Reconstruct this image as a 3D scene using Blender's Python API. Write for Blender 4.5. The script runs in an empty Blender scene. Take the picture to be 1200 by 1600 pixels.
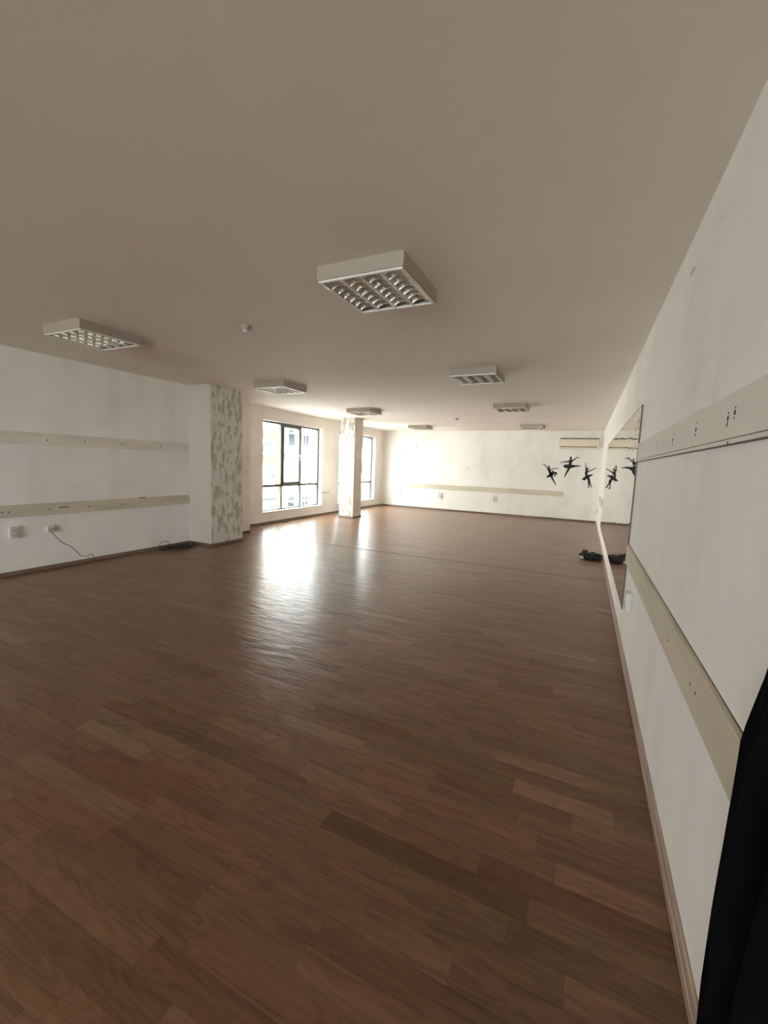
import bpy, bmesh, math, random
from mathutils import Vector, Matrix, noise

random.seed(11)
scene = bpy.context.scene
COL = scene.collection

# ------------------------------------------------------------------ camera
cam_data = bpy.data.cameras.new('camera')
cam = bpy.data.objects.new('camera', cam_data)
COL.objects.link(cam)
CAM_F, CAM_H = 660.04, 1.5576
RIGHT = Vector((0.90246, 0.42921, 0.03668))
UP = Vector((-0.08123, 0.08592, 0.99299))
FWD = Vector((-0.42305, 0.89911, -0.1124))
m3 = Matrix((RIGHT, UP, -FWD)).transposed()
cam.matrix_world = Matrix.Translation((0, 0, CAM_H)) @ m3.to_4x4()
cam_data.sensor_fit = 'HORIZONTAL'
cam_data.sensor_width = 36.0
cam_data.lens = CAM_F / 1200.0 * 36.0
cam_data.clip_start = 0.02
scene.camera = cam

# ------------------------------------------------------------------ world, sun, exposure
world = bpy.data.worlds.new('sky')
scene.world = world
world.use_nodes = True
wn = world.node_tree
wn.nodes.clear()
wout = wn.nodes.new('ShaderNodeOutputWorld')
wbg = wn.nodes.new('ShaderNodeBackground')
wbg.inputs['Color'].default_value = (0.90, 0.955, 1.0, 1)
wbg.inputs['Strength'].default_value = 4.2
wn.links.new(wbg.outputs[0], wout.inputs[0])

sun_data = bpy.data.lights.new('sun', 'SUN')
sun_data.energy = 10.0
sun_data.angle = math.radians(3)
sun_data.color = (1.0, 0.985, 0.97)
sun = bpy.data.objects.new('sun', sun_data)
COL.objects.link(sun)
sun.rotation_euler = Vector((0.60, 0.15, 0.78)).to_track_quat('Z', 'Y').to_euler()
sun.location = (10, -5, 14)

scene.view_settings.view_transform = 'Standard'
scene.view_settings.look = 'None'
scene.view_settings.gamma = 1.0
scene.view_settings.use_curve_mapping = False
scene.view_settings.exposure = 2.74

cy = scene.cycles
cy.max_bounces = 16
cy.diffuse_bounces = 10
cy.glossy_bounces = 6
cy.transparent_max_bounces = 12
cy.sample_clamp_indirect = 8.0
cy.caustics_reflective = True
cy.caustics_refractive = False

# ------------------------------------------------------------------ dimensions (metres)
H = 2.80            # ceiling height
XR = 0.415          # right wall face
XL = -6.391         # near left wall face
XW = -6.962         # window wall face
YF = 14.502         # far wall face
YB = -7.5           # wall behind the camera
YSTEP = 6.87        # where the left wall steps back to the window wall
WT = 0.34           # thickness of the outer wall
WINDOWS = [(7.92, 10.43, 0.275, 2.505), (11.36, 13.86, 0.26, 2.50)]
FILL_WIN = (-4.2, -0.2, 0.25, 2.55)    # x0, x1, z0, z1 of the fill window added in the unseen back wall


# ------------------------------------------------------------------ materials
def new_mat(name):
    m = bpy.data.materials.new(name)
    m.use_nodes = True
    nt = m.node_tree
    nt.nodes.clear()
    out = nt.nodes.new('ShaderNodeOutputMaterial')
    b = nt.nodes.new('ShaderNodeBsdfPrincipled')
    nt.links.new(b.outputs[0], out.inputs[0])
    return m, nt, b, out


def node(nt, kind, **kw):
    n = nt.nodes.new(kind)
    for k, v in kw.items():
        if k in n.inputs:
            n.inputs[k].default_value = v
        else:
            setattr(n, k, v)
    return n


def pos_map(nt, scale, src='ShaderNodeNewGeometry', out='Position'):
    g = nt.nodes.new(src)
    mp = node(nt, 'ShaderNodeMapping')
    mp.inputs['Scale'].default_value = scale
    nt.links.new(g.outputs[out], mp.inputs['Vector'])
    return mp


def ramp(nt, fac, stops, interp='LINEAR'):
    r = nt.nodes.new('ShaderNodeValToRGB')
    r.color_ramp.interpolation = interp
    el = r.color_ramp.elements
    while len(el) < len(stops):
        el.new(0.5)
    for e, (p, c) in zip(el, stops):
        e.position = p
        e.color = (*c, 1)
    nt.links.new(fac, r.inputs['Fac'])
    return r


def noisy(name, col, rough=0.6, scale=(3, 3, 3), vary=0.06, bump=0.0, bump_scale=60.0, metallic=0.0, detail=4.0, dist=0.002):
    """plain surface whose colour wanders a little, with optional fine relief"""
    m, nt, b, out = new_mat(name)
    mp = pos_map(nt, scale)
    n = node(nt, 'ShaderNodeTexNoise', Scale=1.0, Detail=detail)
    nt.links.new(mp.outputs[0], n.inputs['Vector'])
    lo = tuple(c * (1 - vary) for c in col)
    hi = tuple(min(1, c * (1 + vary)) for c in col)
    r = ramp(nt, n.outputs['Fac'], [(0.3, lo), (0.7, hi)])
    nt.links.new(r.outputs[0], b.inputs['Base Color'])
    b.inputs['Roughness'].default_value = rough
    b.inputs['Metallic'].default_value = metallic
    if bump > 0:
        g = nt.nodes.new('ShaderNodeNewGeometry')
        n2 = node(nt, 'ShaderNodeTexNoise', Scale=bump_scale, Detail=3.0)
        nt.links.new(g.outputs['Position'], n2.inputs['Vector'])
        bp = node(nt, 'ShaderNodeBump', Strength=bump, Distance=dist)
        nt.links.new(n2.outputs['Fac'], bp.inputs['Height'])
        nt.links.new(bp.outputs[0], b.inputs['Normal'])
    return m


M = {}
M['ceiling'] = noisy('ceiling_paint', (0.88, 0.825, 0.76), 0.85, (0.6, 0.6, 0.6), 0.03, 0.10, 90)


def wall_paint(name, col, streak=0.035):
    m, nt, b, out = new_mat(name)
    mp = pos_map(nt, (1.3, 1.3, 0.22))
    n = node(nt, 'ShaderNodeTexNoise', Scale=2.2, Detail=6.0, Roughness=0.6)
    nt.links.new(mp.outputs[0], n.inputs['Vector'])
    r = ramp(nt, n.outputs['Fac'], [(0.32, tuple(c * (1 - streak * 1.4) for c in col)), (0.5, col), (0.75, tuple(min(1, c * 1.02) for c in col))])
    mp2 = pos_map(nt, (0.9, 0.9, 0.9))
    n2 = node(nt, 'ShaderNodeTexNoise', Scale=1.6, Detail=5.0)
    nt.links.new(mp2.outputs[0], n2.inputs['Vector'])
    r2 = ramp(nt, n2.outputs['Fac'], [(0.36, (0.955, 0.95, 0.94)), (0.5, (1, 1, 1))])
    mix = node(nt, 'ShaderNodeMix', data_type='RGBA', blend_type='MULTIPLY')
    mix.inputs[0].default_value = 1.0
    nt.links.new(r.outputs[0], mix.inputs[6])
    nt.links.new(r2.outputs[0], mix.inputs[7])
    nt.links.new(mix.outputs[2], b.inputs['Base Color'])
    b.inputs['Roughness'].default_value = 0.75
    g = nt.nodes.new('ShaderNodeNewGeometry')
    n3 = node(nt, 'ShaderNodeTexNoise', Scale=110.0, Detail=3.0)
    nt.links.new(g.outputs['Position'], n3.inputs['Vector'])
    bp = node(nt, 'ShaderNodeBump', Strength=0.12, Distance=0.002)
    nt.links.new(n3.outputs['Fac'], bp.inputs['Height'])
    nt.links.new(bp.outputs[0], b.inputs['Normal'])
    return m


M['wall'] = wall_paint('wall_paint', (0.89, 0.868, 0.832))
M['pier'] = noisy('pier_shaded_plaster', (0.60, 0.535, 0.48), 0.8, (1, 1, 1), 0.03, 0.1, 100)  # wall plaster darkened: shade on the pier front is put into the colour
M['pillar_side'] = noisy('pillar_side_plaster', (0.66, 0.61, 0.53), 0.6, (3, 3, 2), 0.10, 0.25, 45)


def stucco():
    """trowelled decorative plaster: pearly off-white with grey-green patches"""
    m, nt, b, out = new_mat('patterned_stucco')
    mp = pos_map(nt, (12.5, 12.5, 5.5))
    warp = node(nt, 'ShaderNodeTexNoise', Scale=1.6, Detail=3.0)
    nt.links.new(mp.outputs[0], warp.inputs['Vector'])
    add = node(nt, 'ShaderNodeVectorMath', operation='MULTIPLY_ADD')
    add.inputs[1].default_value = (1.3, 1.3, 1.3)
    nt.links.new(warp.outputs['Color'], add.inputs[0])
    nt.links.new(mp.outputs[0], add.inputs[2])
    n = node(nt, 'ShaderNodeTexNoise', Scale=0.9, Detail=5.0, Roughness=0.62)
    nt.links.new(add.outputs[0], n.inputs['Vector'])
    patch = ramp(nt, n.outputs['Fac'], [(0.50, (0, 0, 0)), (0.555, (1, 1, 1))])
    fine = node(nt, 'ShaderNodeTexNoise', Scale=9.0, Detail=4.0)
    nt.links.new(mp.outputs[0], fine.inputs['Vector'])
    dark = ramp(nt, fine.outputs['Fac'], [(0.35, (0.33, 0.315, 0.26)), (0.65, (0.52, 0.495, 0.42))])
    light = ramp(nt, fine.outputs['Fac'], [(0.3, (0.66, 0.635, 0.57)), (0.7, (0.76, 0.74, 0.69))])
    mix = node(nt, 'ShaderNodeMix', data_type='RGBA')
    nt.links.new(patch.outputs[0], mix.inputs[0])
    nt.links.new(light.outputs[0], mix.inputs[6])
    nt.links.new(dark.outputs[0], mix.inputs[7])
    nt.links.new(mix.outputs[2], b.inputs['Base Color'])
    rr = node(nt, 'ShaderNodeMapRange')
    rr.inputs[3].default_value = 0.32
    rr.inputs[4].default_value = 0.55
    nt.links.new(patch.outputs[0], rr.inputs[0])
    nt.links.new(rr.outputs[0], b.inputs['Roughness'])
    bp = node(nt, 'ShaderNodeBump', Strength=0.35, Distance=0.004)
    bp.invert = True
    nt.links.new(n.outputs['Fac'], bp.inputs['Height'])
    nt.links.new(bp.outputs[0], b.inputs['Normal'])
    return m


M['stucco'] = stucco()


def laminate(name, rough, wav):
    """wood laminate strip: per-strip tone from the 'tone' attribute, grain along X"""
    m, nt, b, out = new_mat(name)
    at = node(nt, 'ShaderNodeAttribute', attribute_name='tone')
    sep = nt.nodes.new('ShaderNodeSeparateColor')
    nt.links.new(at.outputs['Color'], sep.inputs[0])
    geo = nt.nodes.new('ShaderNodeNewGeometry')
    off = node(nt, 'ShaderNodeVectorMath', operation='MULTIPLY_ADD')
    off.inputs[1].default_value = (37.0, 23.0, 11.0)
    nt.links.new(at.outputs['Color'], off.inputs[0])
    nt.links.new(geo.outputs['Position'], off.inputs[2])
    mp = node(nt, 'ShaderNodeMapping')
    mp.inputs['Scale'].default_value = (2.2, 26.0, 1.0)
    nt.links.new(off.outputs[0], mp.inputs['Vector'])
    n = node(nt, 'ShaderNodeTexNoise', Scale=1.0, Detail=6.0, Roughness=0.6, Distortion=0.6)
    nt.links.new(mp.outputs[0], n.inputs['Vector'])
    # cathedral figure
    mp2 = node(nt, 'ShaderNodeMapping')
    mp2.inputs['Scale'].default_value = (1.1, 7.0, 1.0)
    nt.links.new(off.outputs[0], mp2.inputs['Vector'])
    n2 = node(nt, 'ShaderNodeTexNoise', Scale=1.0, Detail=2.0)
    nt.links.new(mp2.outputs[0], n2.inputs['Vector'])
    mul = node(nt, 'ShaderNodeMath', operation='MULTIPLY')
    mul.inputs[1].default_value = 95.0
    nt.links.new(n2.outputs['Fac'], mul.inputs[0])
    sn = node(nt, 'ShaderNodeMath', operation='SINE')
    nt.links.new(mul.outputs[0], sn.inputs[0])
    cath = node(nt, 'ShaderNodeMapRange')
    cath.inputs[1].default_value = -1
    cath.inputs[2].default_value = 1
    cath.inputs[3].default_value = 0.0
    cath.inputs[4].default_value = 0.16
    nt.links.new(sn.outputs[0], cath.inputs[0])
    g1 = node(nt, 'ShaderNodeMath', operation='SUBTRACT')
    nt.links.new(n.outputs['Fac'], g1.inputs[0])
    nt.links.new(cath.outputs[0], g1.inputs[1])
    grain = ramp(nt, g1.outputs[0], [(0.15, (0.66, 0.62, 0.58)), (0.42, (0.95, 0.95, 0.95)), (0.62, (1.10, 1.10, 1.10))])
    tone = ramp(nt, sep.outputs[0], [(0.0, (0.142, 0.070, 0.037)), (0.22, (0.180, 0.093, 0.051)), (0.6, (0.218, 0.117, 0.067)), (0.85, (0.238, 0.135, 0.081)), (1.0, (0.275, 0.165, 0.102))])
    hue = ramp(nt, sep.outputs[1], [(0.0, (1.03, 0.96, 0.94)), (0.5, (1, 1, 1)), (1.0, (0.97, 1.02, 0.99))])
    a = node(nt, 'ShaderNodeMix', data_type='RGBA', blend_type='MULTIPLY')
    a.inputs[0].default_value = 1.0
    nt.links.new(tone.outputs[0], a.inputs[6])
    nt.links.new(grain.outputs[0], a.inputs[7])
    c = node(nt, 'ShaderNodeMix', data_type='RGBA', blend_type='MULTIPLY')
    c.inputs[0].default_value = 1.0
    nt.links.new(a.outputs[2], c.inputs[6])
    nt.links.new(hue.outputs[0], c.inputs[7])
    nt.links.new(c.outputs[2], b.inputs['Base Color'])
    # worn patches: gloss varies
    mp3 = pos_map(nt, (1.2, 2.0, 1.0))
    n3 = node(nt, 'ShaderNodeTexNoise', Scale=1.3, Detail=4.0)
    nt.links.new(mp3.outputs[0], n3.inputs['Vector'])
    rr = node(nt, 'ShaderNodeMapRange')
    rr.inputs[1].default_value = 0.3
    rr.inputs[2].default_value = 0.7
    rr.inputs[3].default_value = rough
    rr.inputs[4].default_value = rough * 1.1
    nt.links.new(n3.outputs['Fac'], rr.inputs[0])
    nt.links.new(rr.outputs[0], b.inputs['Roughness'])
    b.inputs['IOR'].default_value = 1.36
    # ripples left by damp: long across the boards
    mp4 = pos_map(nt, (5.0, 12.0, 1.0))
    n4 = node(nt, 'ShaderNodeTexNoise', Scale=1.0, Detail=1.0, Roughness=0.5, Distortion=0.4)
    nt.links.new(mp4.outputs[0], n4.inputs['Vector'])
    bp = node(nt, 'ShaderNodeBump', Strength=1.0, Distance=wav)
    nt.links.new(n4.outputs['Fac'], bp.inputs['Height'])
    nt.links.new(bp.outputs[0], b.inputs['Normal'])
    return m


M['floor'] = laminate('laminate_strip', 0.282, 0.0050)
M['floor_far'] = laminate('laminate_strip_smooth', 0.282, 0.0012)
M['subfloor'] = noisy('dark_underlay', (0.05, 0.035, 0.025), 0.9)
M['baseboard'] = noisy('brown_baseboard', (0.17, 0.115, 0.08), 0.42, (3, 3, 40), 0.18)
M['baseboard_right'] = noisy('grey_brown_baseboard', (0.34, 0.25, 0.19), 0.4, (3, 3, 40), 0.15)
M['joint'] = noisy('joint_strip', (0.10, 0.06, 0.042), 0.6)
M['board'] = noisy('cream_board', (0.63, 0.57, 0.45), 0.55, (1.5, 1.5, 9), 0.09, 0.1, 60)
M['board_pale'] = noisy('painted_board', (0.76, 0.715, 0.65), 0.65, (1.5, 1.5, 6), 0.04, 0.08, 60)
M['board_grey'] = noisy('pale_grey_board', (0.76, 0.71, 0.63), 0.6, (2, 2, 7), 0.10, 0.1, 60)
M['hole'] = noisy('dark_hole', (0.03, 0.025, 0.02), 0.9)
M['slot'] = noisy('rusty_slot', (0.17, 0.145, 0.11), 0.8)
M['white_metal'] = noisy('white_enamel', (0.43, 0.375, 0.315), 0.45, (4, 4, 4), 0.02)
M['rim'] = noisy('bright_rim', (0.92, 0.88, 0.82), 0.3, (4, 4, 4), 0.02)
M['louvre'] = noisy('louvre_aluminium', (0.72, 0.68, 0.62), 0.28, (5, 5, 5), 0.05, metallic=0.9)
M['blade'] = noisy('louvre_blade_aluminium', (0.60, 0.56, 0.51), 0.35, (5, 5, 5), 0.05, metallic=0.8)
M['tube'] = noisy('unlit_tube', (0.82, 0.82, 0.80), 0.25, (4, 4, 4), 0.02)
M['plastic'] = noisy('white_plastic', (0.62, 0.59, 0.53), 0.4, (4, 4, 4), 0.02)
M['socket_dark'] = noisy('socket_recess', (0.16, 0.15, 0.13), 0.6)
M['socket_face'] = noisy('socket_face', (0.62, 0.60, 0.56), 0.5)
M['ac'] = noisy('aged_ac_plastic', (0.76, 0.70, 0.56), 0.5, (2, 2, 2), 0.03)
M['ac_dark'] = noisy('ac_grille', (0.17, 0.145, 0.10), 0.6)
M['decal'] = noisy('black_vinyl', (0.006, 0.006, 0.006), 0.55)
M['frame'] = noisy('window_frame_grey', (0.12, 0.12, 0.10), 0.45, (4, 4, 4), 0.04)
M['handle'] = noisy('handle_metal', (0.45, 0.45, 0.43), 0.35, metallic=0.6)
M['sill'] = noisy('white_sill', (0.85, 0.85, 0.83), 0.5, (4, 4, 4), 0.02)
M['cable'] = noisy('grey_cable', (0.13, 0.10, 0.075), 0.6)
M['cable_dark'] = noisy('black_cable', (0.035, 0.03, 0.027), 0.55)
M['bag'] = noisy('black_bag_plastic', (0.022, 0.02, 0.02), 0.38, (14, 14, 14), 0.5)
M['paper'] = noisy('crumpled_paper', (0.75, 0.73, 0.68), 0.8)
M['curtain'] = noisy('black_cloth', (0.003, 0.003, 0.0045), 0.95, (30, 30, 8), 0.3, 0.2, 400)
M['curtain'].node_tree.nodes['Principled BSDF'].inputs['Specular IOR Level'].default_value = 0.05
M['rod'] = noisy('black_rod', (0.03, 0.03, 0.03), 0.4, metallic=0.5)
M['mirror_edge'] = noisy('mirror_edge', (0.10, 0.10, 0.09), 0.4)


def mirror_mat():
    m, nt, b, out = new_mat('mirror_glass')
    b.inputs['Metallic'].default_value = 1.0
    b.inputs['Roughness'].default_value = 0.012
    mp = pos_map(nt, (1, 1, 0.3))
    n = node(nt, 'ShaderNodeTexNoise', Scale=3.0, Detail=3.0)
    nt.links.new(mp.outputs[0], n.inputs['Vector'])
    r = ramp(nt, n.outputs['Fac'], [(0.3, (0.80, 0.81, 0.76)), (0.7, (0.86, 0.87, 0.82))])
    nt.links.new(r.outputs[0], b.inputs['Base Color'])
    mp2 = pos_map(nt, (0.6, 0.6, 4.0))
    n2 = node(nt, 'ShaderNodeTexNoise', Scale=2.0, Detail=1.0)
    nt.links.new(mp2.outputs[0], n2.inputs['Vector'])
    bp = node(nt, 'ShaderNodeBump', Strength=1.0, Distance=0.003)
    nt.links.new(n2.outputs['Fac'], bp.inputs['Height'])
    nt.links.new(bp.outputs[0], b.inputs['Normal'])
    return m


M['mirror'] = mirror_mat()


def glass_mat():
    m, nt, b, out = new_mat('window_glass')
    nt.nodes.remove(b)
    tr = nt.nodes.new('ShaderNodeBsdfTransparent')
    tr.inputs[0].default_value = (0.965, 0.98, 0.97, 1)
    gl = node(nt, 'ShaderNodeBsdfGlossy', Roughness=0.02)
    lw = node(nt, 'ShaderNodeLayerWeight', Blend=0.5)
    pw = node(nt, 'ShaderNodeMath', operation='POWER')
    pw.inputs[1].default_value = 5.0
    nt.links.new(lw.outputs['Facing'], pw.inputs[0])
    fr = node(nt, 'ShaderNodeMath', operation='MULTIPLY_ADD')
    fr.inputs[1].default_value = 0.96
    fr.inputs[2].default_value = 0.04
    nt.links.new(pw.outputs[0], fr.inputs[0])
    mp = pos_map(nt, (2, 2, 2))
    n = node(nt, 'ShaderNodeTexNoise', Scale=1.5, Detail=2.0)
    nt.links.new(mp.outputs[0], n.inputs['Vector'])
    bp = node(nt, 'ShaderNodeBump', Strength=0.3, Distance=0.0005)
    nt.links.new(n.outputs['Fac'], bp.inputs['Height'])
    nt.links.new(bp.outputs[0], gl.inputs['Normal'])
    mx = nt.nodes.new('ShaderNodeMixShader')
    nt.links.new(fr.outputs[0], mx.inputs[0])
    nt.links.new(tr.outputs[0], mx.inputs[1])
    nt.links.new(gl.outputs[0], mx.inputs[2])
    nt.links.new(mx.outputs[0], out.inputs[0])
    return m


M['glass'] = glass_mat()
M['ext_cream'] = noisy('ext_cream_plaster', (0.52, 0.52, 0.49), 0.9, (0.8, 0.8, 0.8), 0.08)
M['ext_white'] = noisy('ext_white_plaster', (0.64, 0.66, 0.66), 0.9, (0.8, 0.8, 0.8), 0.06)
M['ext_orange'] = noisy('ext_orange_panel', (0.20, 0.036, 0.026), 0.8, (1, 1, 1), 0.08)
M['ext_brick'] = noisy('ext_yellow_brick', (0.22, 0.15, 0.06), 0.9, (3, 3, 12), 0.25)
M['ext_blue'] = noisy('ext_blue_panel', (0.07, 0.13, 0.16), 0.7, (1, 1, 1), 0.05)
M['ext_glass'] = noisy('ext_window_pane', (0.03, 0.035, 0.037), 0.9, (1, 1, 1), 0.2)
M['ext_frame'] = noisy('ext_window_frame', (0.65, 0.65, 0.62), 0.6)
M['ext_rail'] = noisy('ext_railing', (0.02, 0.022, 0.022), 0.5)
M['ext_concrete'] = noisy('ext_concrete', (0.10, 0.10, 0.09), 0.9)
M['ext_roof'] = noisy('ext_roof_tile', (0.42, 0.17, 0.10), 0.85, (4, 4, 4), 0.2)
for k_, m_ in M.items():
    if k_.startswith('ext_'):
        m_.node_tree.nodes['Principled BSDF'].inputs['Specular IOR Level'].default_value = 0.05
M['asphalt'] = noisy('asphalt', (0.20, 0.195, 0.185), 0.9, (2, 2, 2), 0.2)
M['added_yard'] = noisy('added_dark_ground', (0.05, 0.06, 0.03), 0.95, (2, 2, 2), 0.3)
M['paving'] = noisy('paving', (0.45, 0.44, 0.42), 0.9, (2, 2, 2), 0.15)


# ------------------------------------------------------------------ mesh helpers
def add_box(bm, x0, x1, y0, y1, z0, z1, mi=0):
    vs = [bm.verts.new((x, y, z)) for z in (z0, z1) for y in (y0, y1) for x in (x0, x1)]
    for idx in ((0, 2, 3, 1), (4, 5, 7, 6), (0, 1, 5, 4), (2, 6, 7, 3), (0, 4, 6, 2), (1, 3, 7, 5)):
        f = bm.faces.new([vs[i] for i in idx])
        f.material_index = mi
    return vs


def box(*a):
    bm = bmesh.new()
    add_box(bm, *a)
    return bm


def bevelled(bm, w, seg=2):
    bmesh.ops.bevel(bm, geom=list(bm.edges), offset=w, segments=seg, profile=0.6, affect='EDGES')
    return bm


def add_cyl(bm, p0, p1, r0, r1=None, n=16, cap=True):
    r1 = r0 if r1 is None else r1
    p0, p1 = Vector(p0), Vector(p1)
    d = (p1 - p0).normalized()
    a = d.orthogonal().normalized()
    b = d.cross(a)
    ring = []
    for p, r in ((p0, r0), (p1, r1)):
        ring.append([bm.verts.new(p + (a * math.cos(t) + b * math.sin(t)) * r) for t in [2 * math.pi * i / n for i in range(n)]])
    for i in range(n):
        bm.faces.new((ring[0][i], ring[0][(i + 1) % n], ring[1][(i + 1) % n], ring[1][i]))
    if cap:
        bm.faces.new(list(reversed(ring[0])))
        bm.faces.new(ring[1])


def add_tube(bm, pts, r, n=6):
    pts = [Vector(p) for p in pts]
    prev = None
    a = None
    for i, p in enumerate(pts):
        d = (pts[min(i + 1, len(pts) - 1)] - pts[max(i - 1, 0)]).normalized()
        if a is None:
            a = d.orthogonal().normalized()
        else:
            a = (a - d * a.dot(d))
            a = a.normalized() if a.length > 1e-6 else d.orthogonal().normalized()
        b = d.cross(a)
        ring = [bm.verts.new(p + (a * math.cos(2 * math.pi * k / n) + b * math.sin(2 * math.pi * k / n)) * r) for k in range(n)]
        if prev:
            for k in range(n):
                bm.faces.new((prev[k], prev[(k + 1) % n], ring[(k + 1) % n], ring[k]))
        else:
            bm.faces.new(list(reversed(ring)))
        prev = ring
    bm.faces.new(prev)


def smooth_path(pts, k=6):
    """Catmull-Rom through the points"""
    pts = [Vector(p) for p in pts]
    P = [pts[0]] + pts + [pts[-1]]
    res = []
    for i in range(1, len(P) - 2):
        for s in range(k):
            t = s / k
            a, b, c, d = P[i - 1], P[i], P[i + 1], P[i + 2]
            res.append(0.5 * ((2 * b) + (c - a) * t + (2 * a - 5 * b + 4 * c - d) * t * t + (3 * b - a - 3 * c + d) * t ** 3))
    res.append(P[-2])
    return res


def obj(name, bm, mats, parent=None, smooth=False, loc=None):
    bmesh.ops.recalc_face_normals(bm, faces=list(bm.faces))
    me = bpy.data.meshes.new(name)
    if loc is not None:
        for v in bm.verts:
            v.co -= Vector(loc)
    bm.to_mesh(me)
    bm.free()
    for m in (mats if isinstance(mats, (list, tuple)) else [mats]):
        me.materials.append(M[m])
    if smooth:
        for p in me.polygons:
            p.use_smooth = True
    o = bpy.data.objects.new(name, me)
    COL.objects.link(o)
    if loc is not None:
        o.location = loc
    if parent is not None:
        o.parent = parent
    return o


def smooth_angle(o, deg=35):
    me = o.data
    for p in me.polygons:
        p.use_smooth = True
    me.set_sharp_from_angle(angle=math.radians(deg))
    return o


def struct(o, label=None):
    o['kind'] = 'structure'
    if label:
        o['label'] = label
    return o


def tag(o, label, cat, group=None):
    o['label'] = label
    o['category'] = cat
    if group:
        o['group'] = group
    return o


def empty(name, loc=(0, 0, 0), rz=0.0, parent=None):
    o = bpy.data.objects.new(name, None)
    o.empty_display_size = 0.1
    COL.objects.link(o)
    o.location = loc
    o.rotation_euler = (0, 0, rz)
    if parent:
        o.parent = parent
    return o


def copy_tree(o, parent=None):
    c = o.copy()
    COL.objects.link(c)
    c.parent = parent
    for ch in list(o.children):
        copy_tree(ch, c)
    return c


# ------------------------------------------------------------------ room shell
floor = struct(obj('floor', box(XW - WT, XR + 0.25, YB - 0.25, YF + 0.25, -0.25, -0.009), 'subfloor'), 'reddish brown wood laminate floor of staggered strips')

struct(obj('ceiling', box(XW - WT, XR + 0.25, YB - 0.25, YF + 0.25, H, H + 0.3), 'ceiling'), 'plain off-white painted ceiling')

bm = bmesh.new()
add_box(bm, XW - WT, XL, YB, YSTEP, -0.009, H)
ys = [YSTEP]
for (y0, y1, z0, z1) in WINDOWS:
    ys += [y0, y1]
ys.append(YF)
for i in range(0, len(ys), 2):
    add_box(bm, XW - WT, XW, ys[i], ys[i + 1], -0.009, H)
for (y0, y1, z0, z1) in WINDOWS:
    add_box(bm, XW - WT, XW, y0, y1, -0.009, z0)
    add_box(bm, XW - WT, XW, y0, y1, z1, H)
wall_left = struct(obj('wall_left', bm, 'wall'), 'white left wall stepping back to two tall windows')
wall_right = struct(obj('wall_right', box(XR, XR + 0.25, YB, YF, -0.009, H), 'wall'), 'scuffed white right wall with boards and mirror')
wall_far = struct(obj('wall_far', box(XW - WT, XR + 0.25, YF, YF + 0.25, -0.009, H), 'wall'), 'white end wall with dancer silhouettes')
bx0, bx1, bz0, bz1 = FILL_WIN
bm = bmesh.new()
add_box(bm, XW - WT, bx0, YB - WT, YB, -0.009, H)
add_box(bm, bx1, XR + 0.25, YB - WT, YB, -0.009, H)
add_box(bm, bx0, bx1, YB - WT, YB, -0.009, bz0)
add_box(bm, bx0, bx1, YB - WT, YB, bz1, H)
wall_back = struct(obj('wall_back', bm, 'wall'), 'white wall behind the camera')

# thick pier and free pillar
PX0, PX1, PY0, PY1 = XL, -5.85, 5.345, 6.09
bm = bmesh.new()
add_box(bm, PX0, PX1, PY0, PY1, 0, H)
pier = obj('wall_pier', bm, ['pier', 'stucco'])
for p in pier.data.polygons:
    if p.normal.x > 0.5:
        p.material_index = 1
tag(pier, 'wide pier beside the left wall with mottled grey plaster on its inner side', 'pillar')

CX0, CX1, CY0, CY1 = -6.31, -5.857, 10.37, 10.83
bm = bmesh.new()
add_box(bm, CX0, CX1, CY0, CY1, 0, H)
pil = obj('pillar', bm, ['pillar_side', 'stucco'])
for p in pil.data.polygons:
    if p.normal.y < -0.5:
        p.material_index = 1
tag(pil, 'slim free-standing pillar between the windows with mottled plaster front', 'pillar')

# ------------------------------------------------------------------ floor strips
ROW = 0.0985
SEAM = 6.735


def world_to_px(v):
    d = Vector(v) - Vector((0, 0, CAM_H))
    w = d.dot(FWD)
    if w < 0.05:
        return None
    return 600 + CAM_F * d.dot(RIGHT) / w, 800 - CAM_F * d.dot(UP) / w


def strip_geo(x0, x1, y0, y1, tilt):
    g = 0.0004
    c = 0.0003
    X0, X1, Y0, Y1 = x0 + g, x1 - g, y0 + g, y1 - g
    vs = [(X0, Y0, -0.008), (X1, Y0, -0.008), (X1, Y1, -0.008), (X0, Y1, -0.008),
          (X0, Y0, -c), (X1, Y0, -c), (X1, Y1, -c), (X0, Y1, -c),
          (X0 + c, Y0 + c, tilt[0]), (X1 - c, Y0 + c, tilt[1]), (X1 - c, Y1 - c, tilt[2]), (X0 + c, Y1 - c, tilt[3])]
    fs = [(8, 9, 10, 11)]
    for k in range(4):
        j = (k + 1) % 4
        fs.append((k, j, j + 4, k + 4))
        fs.append((k + 4, j + 4, j + 8, k + 8))
    return vs, fs


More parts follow.
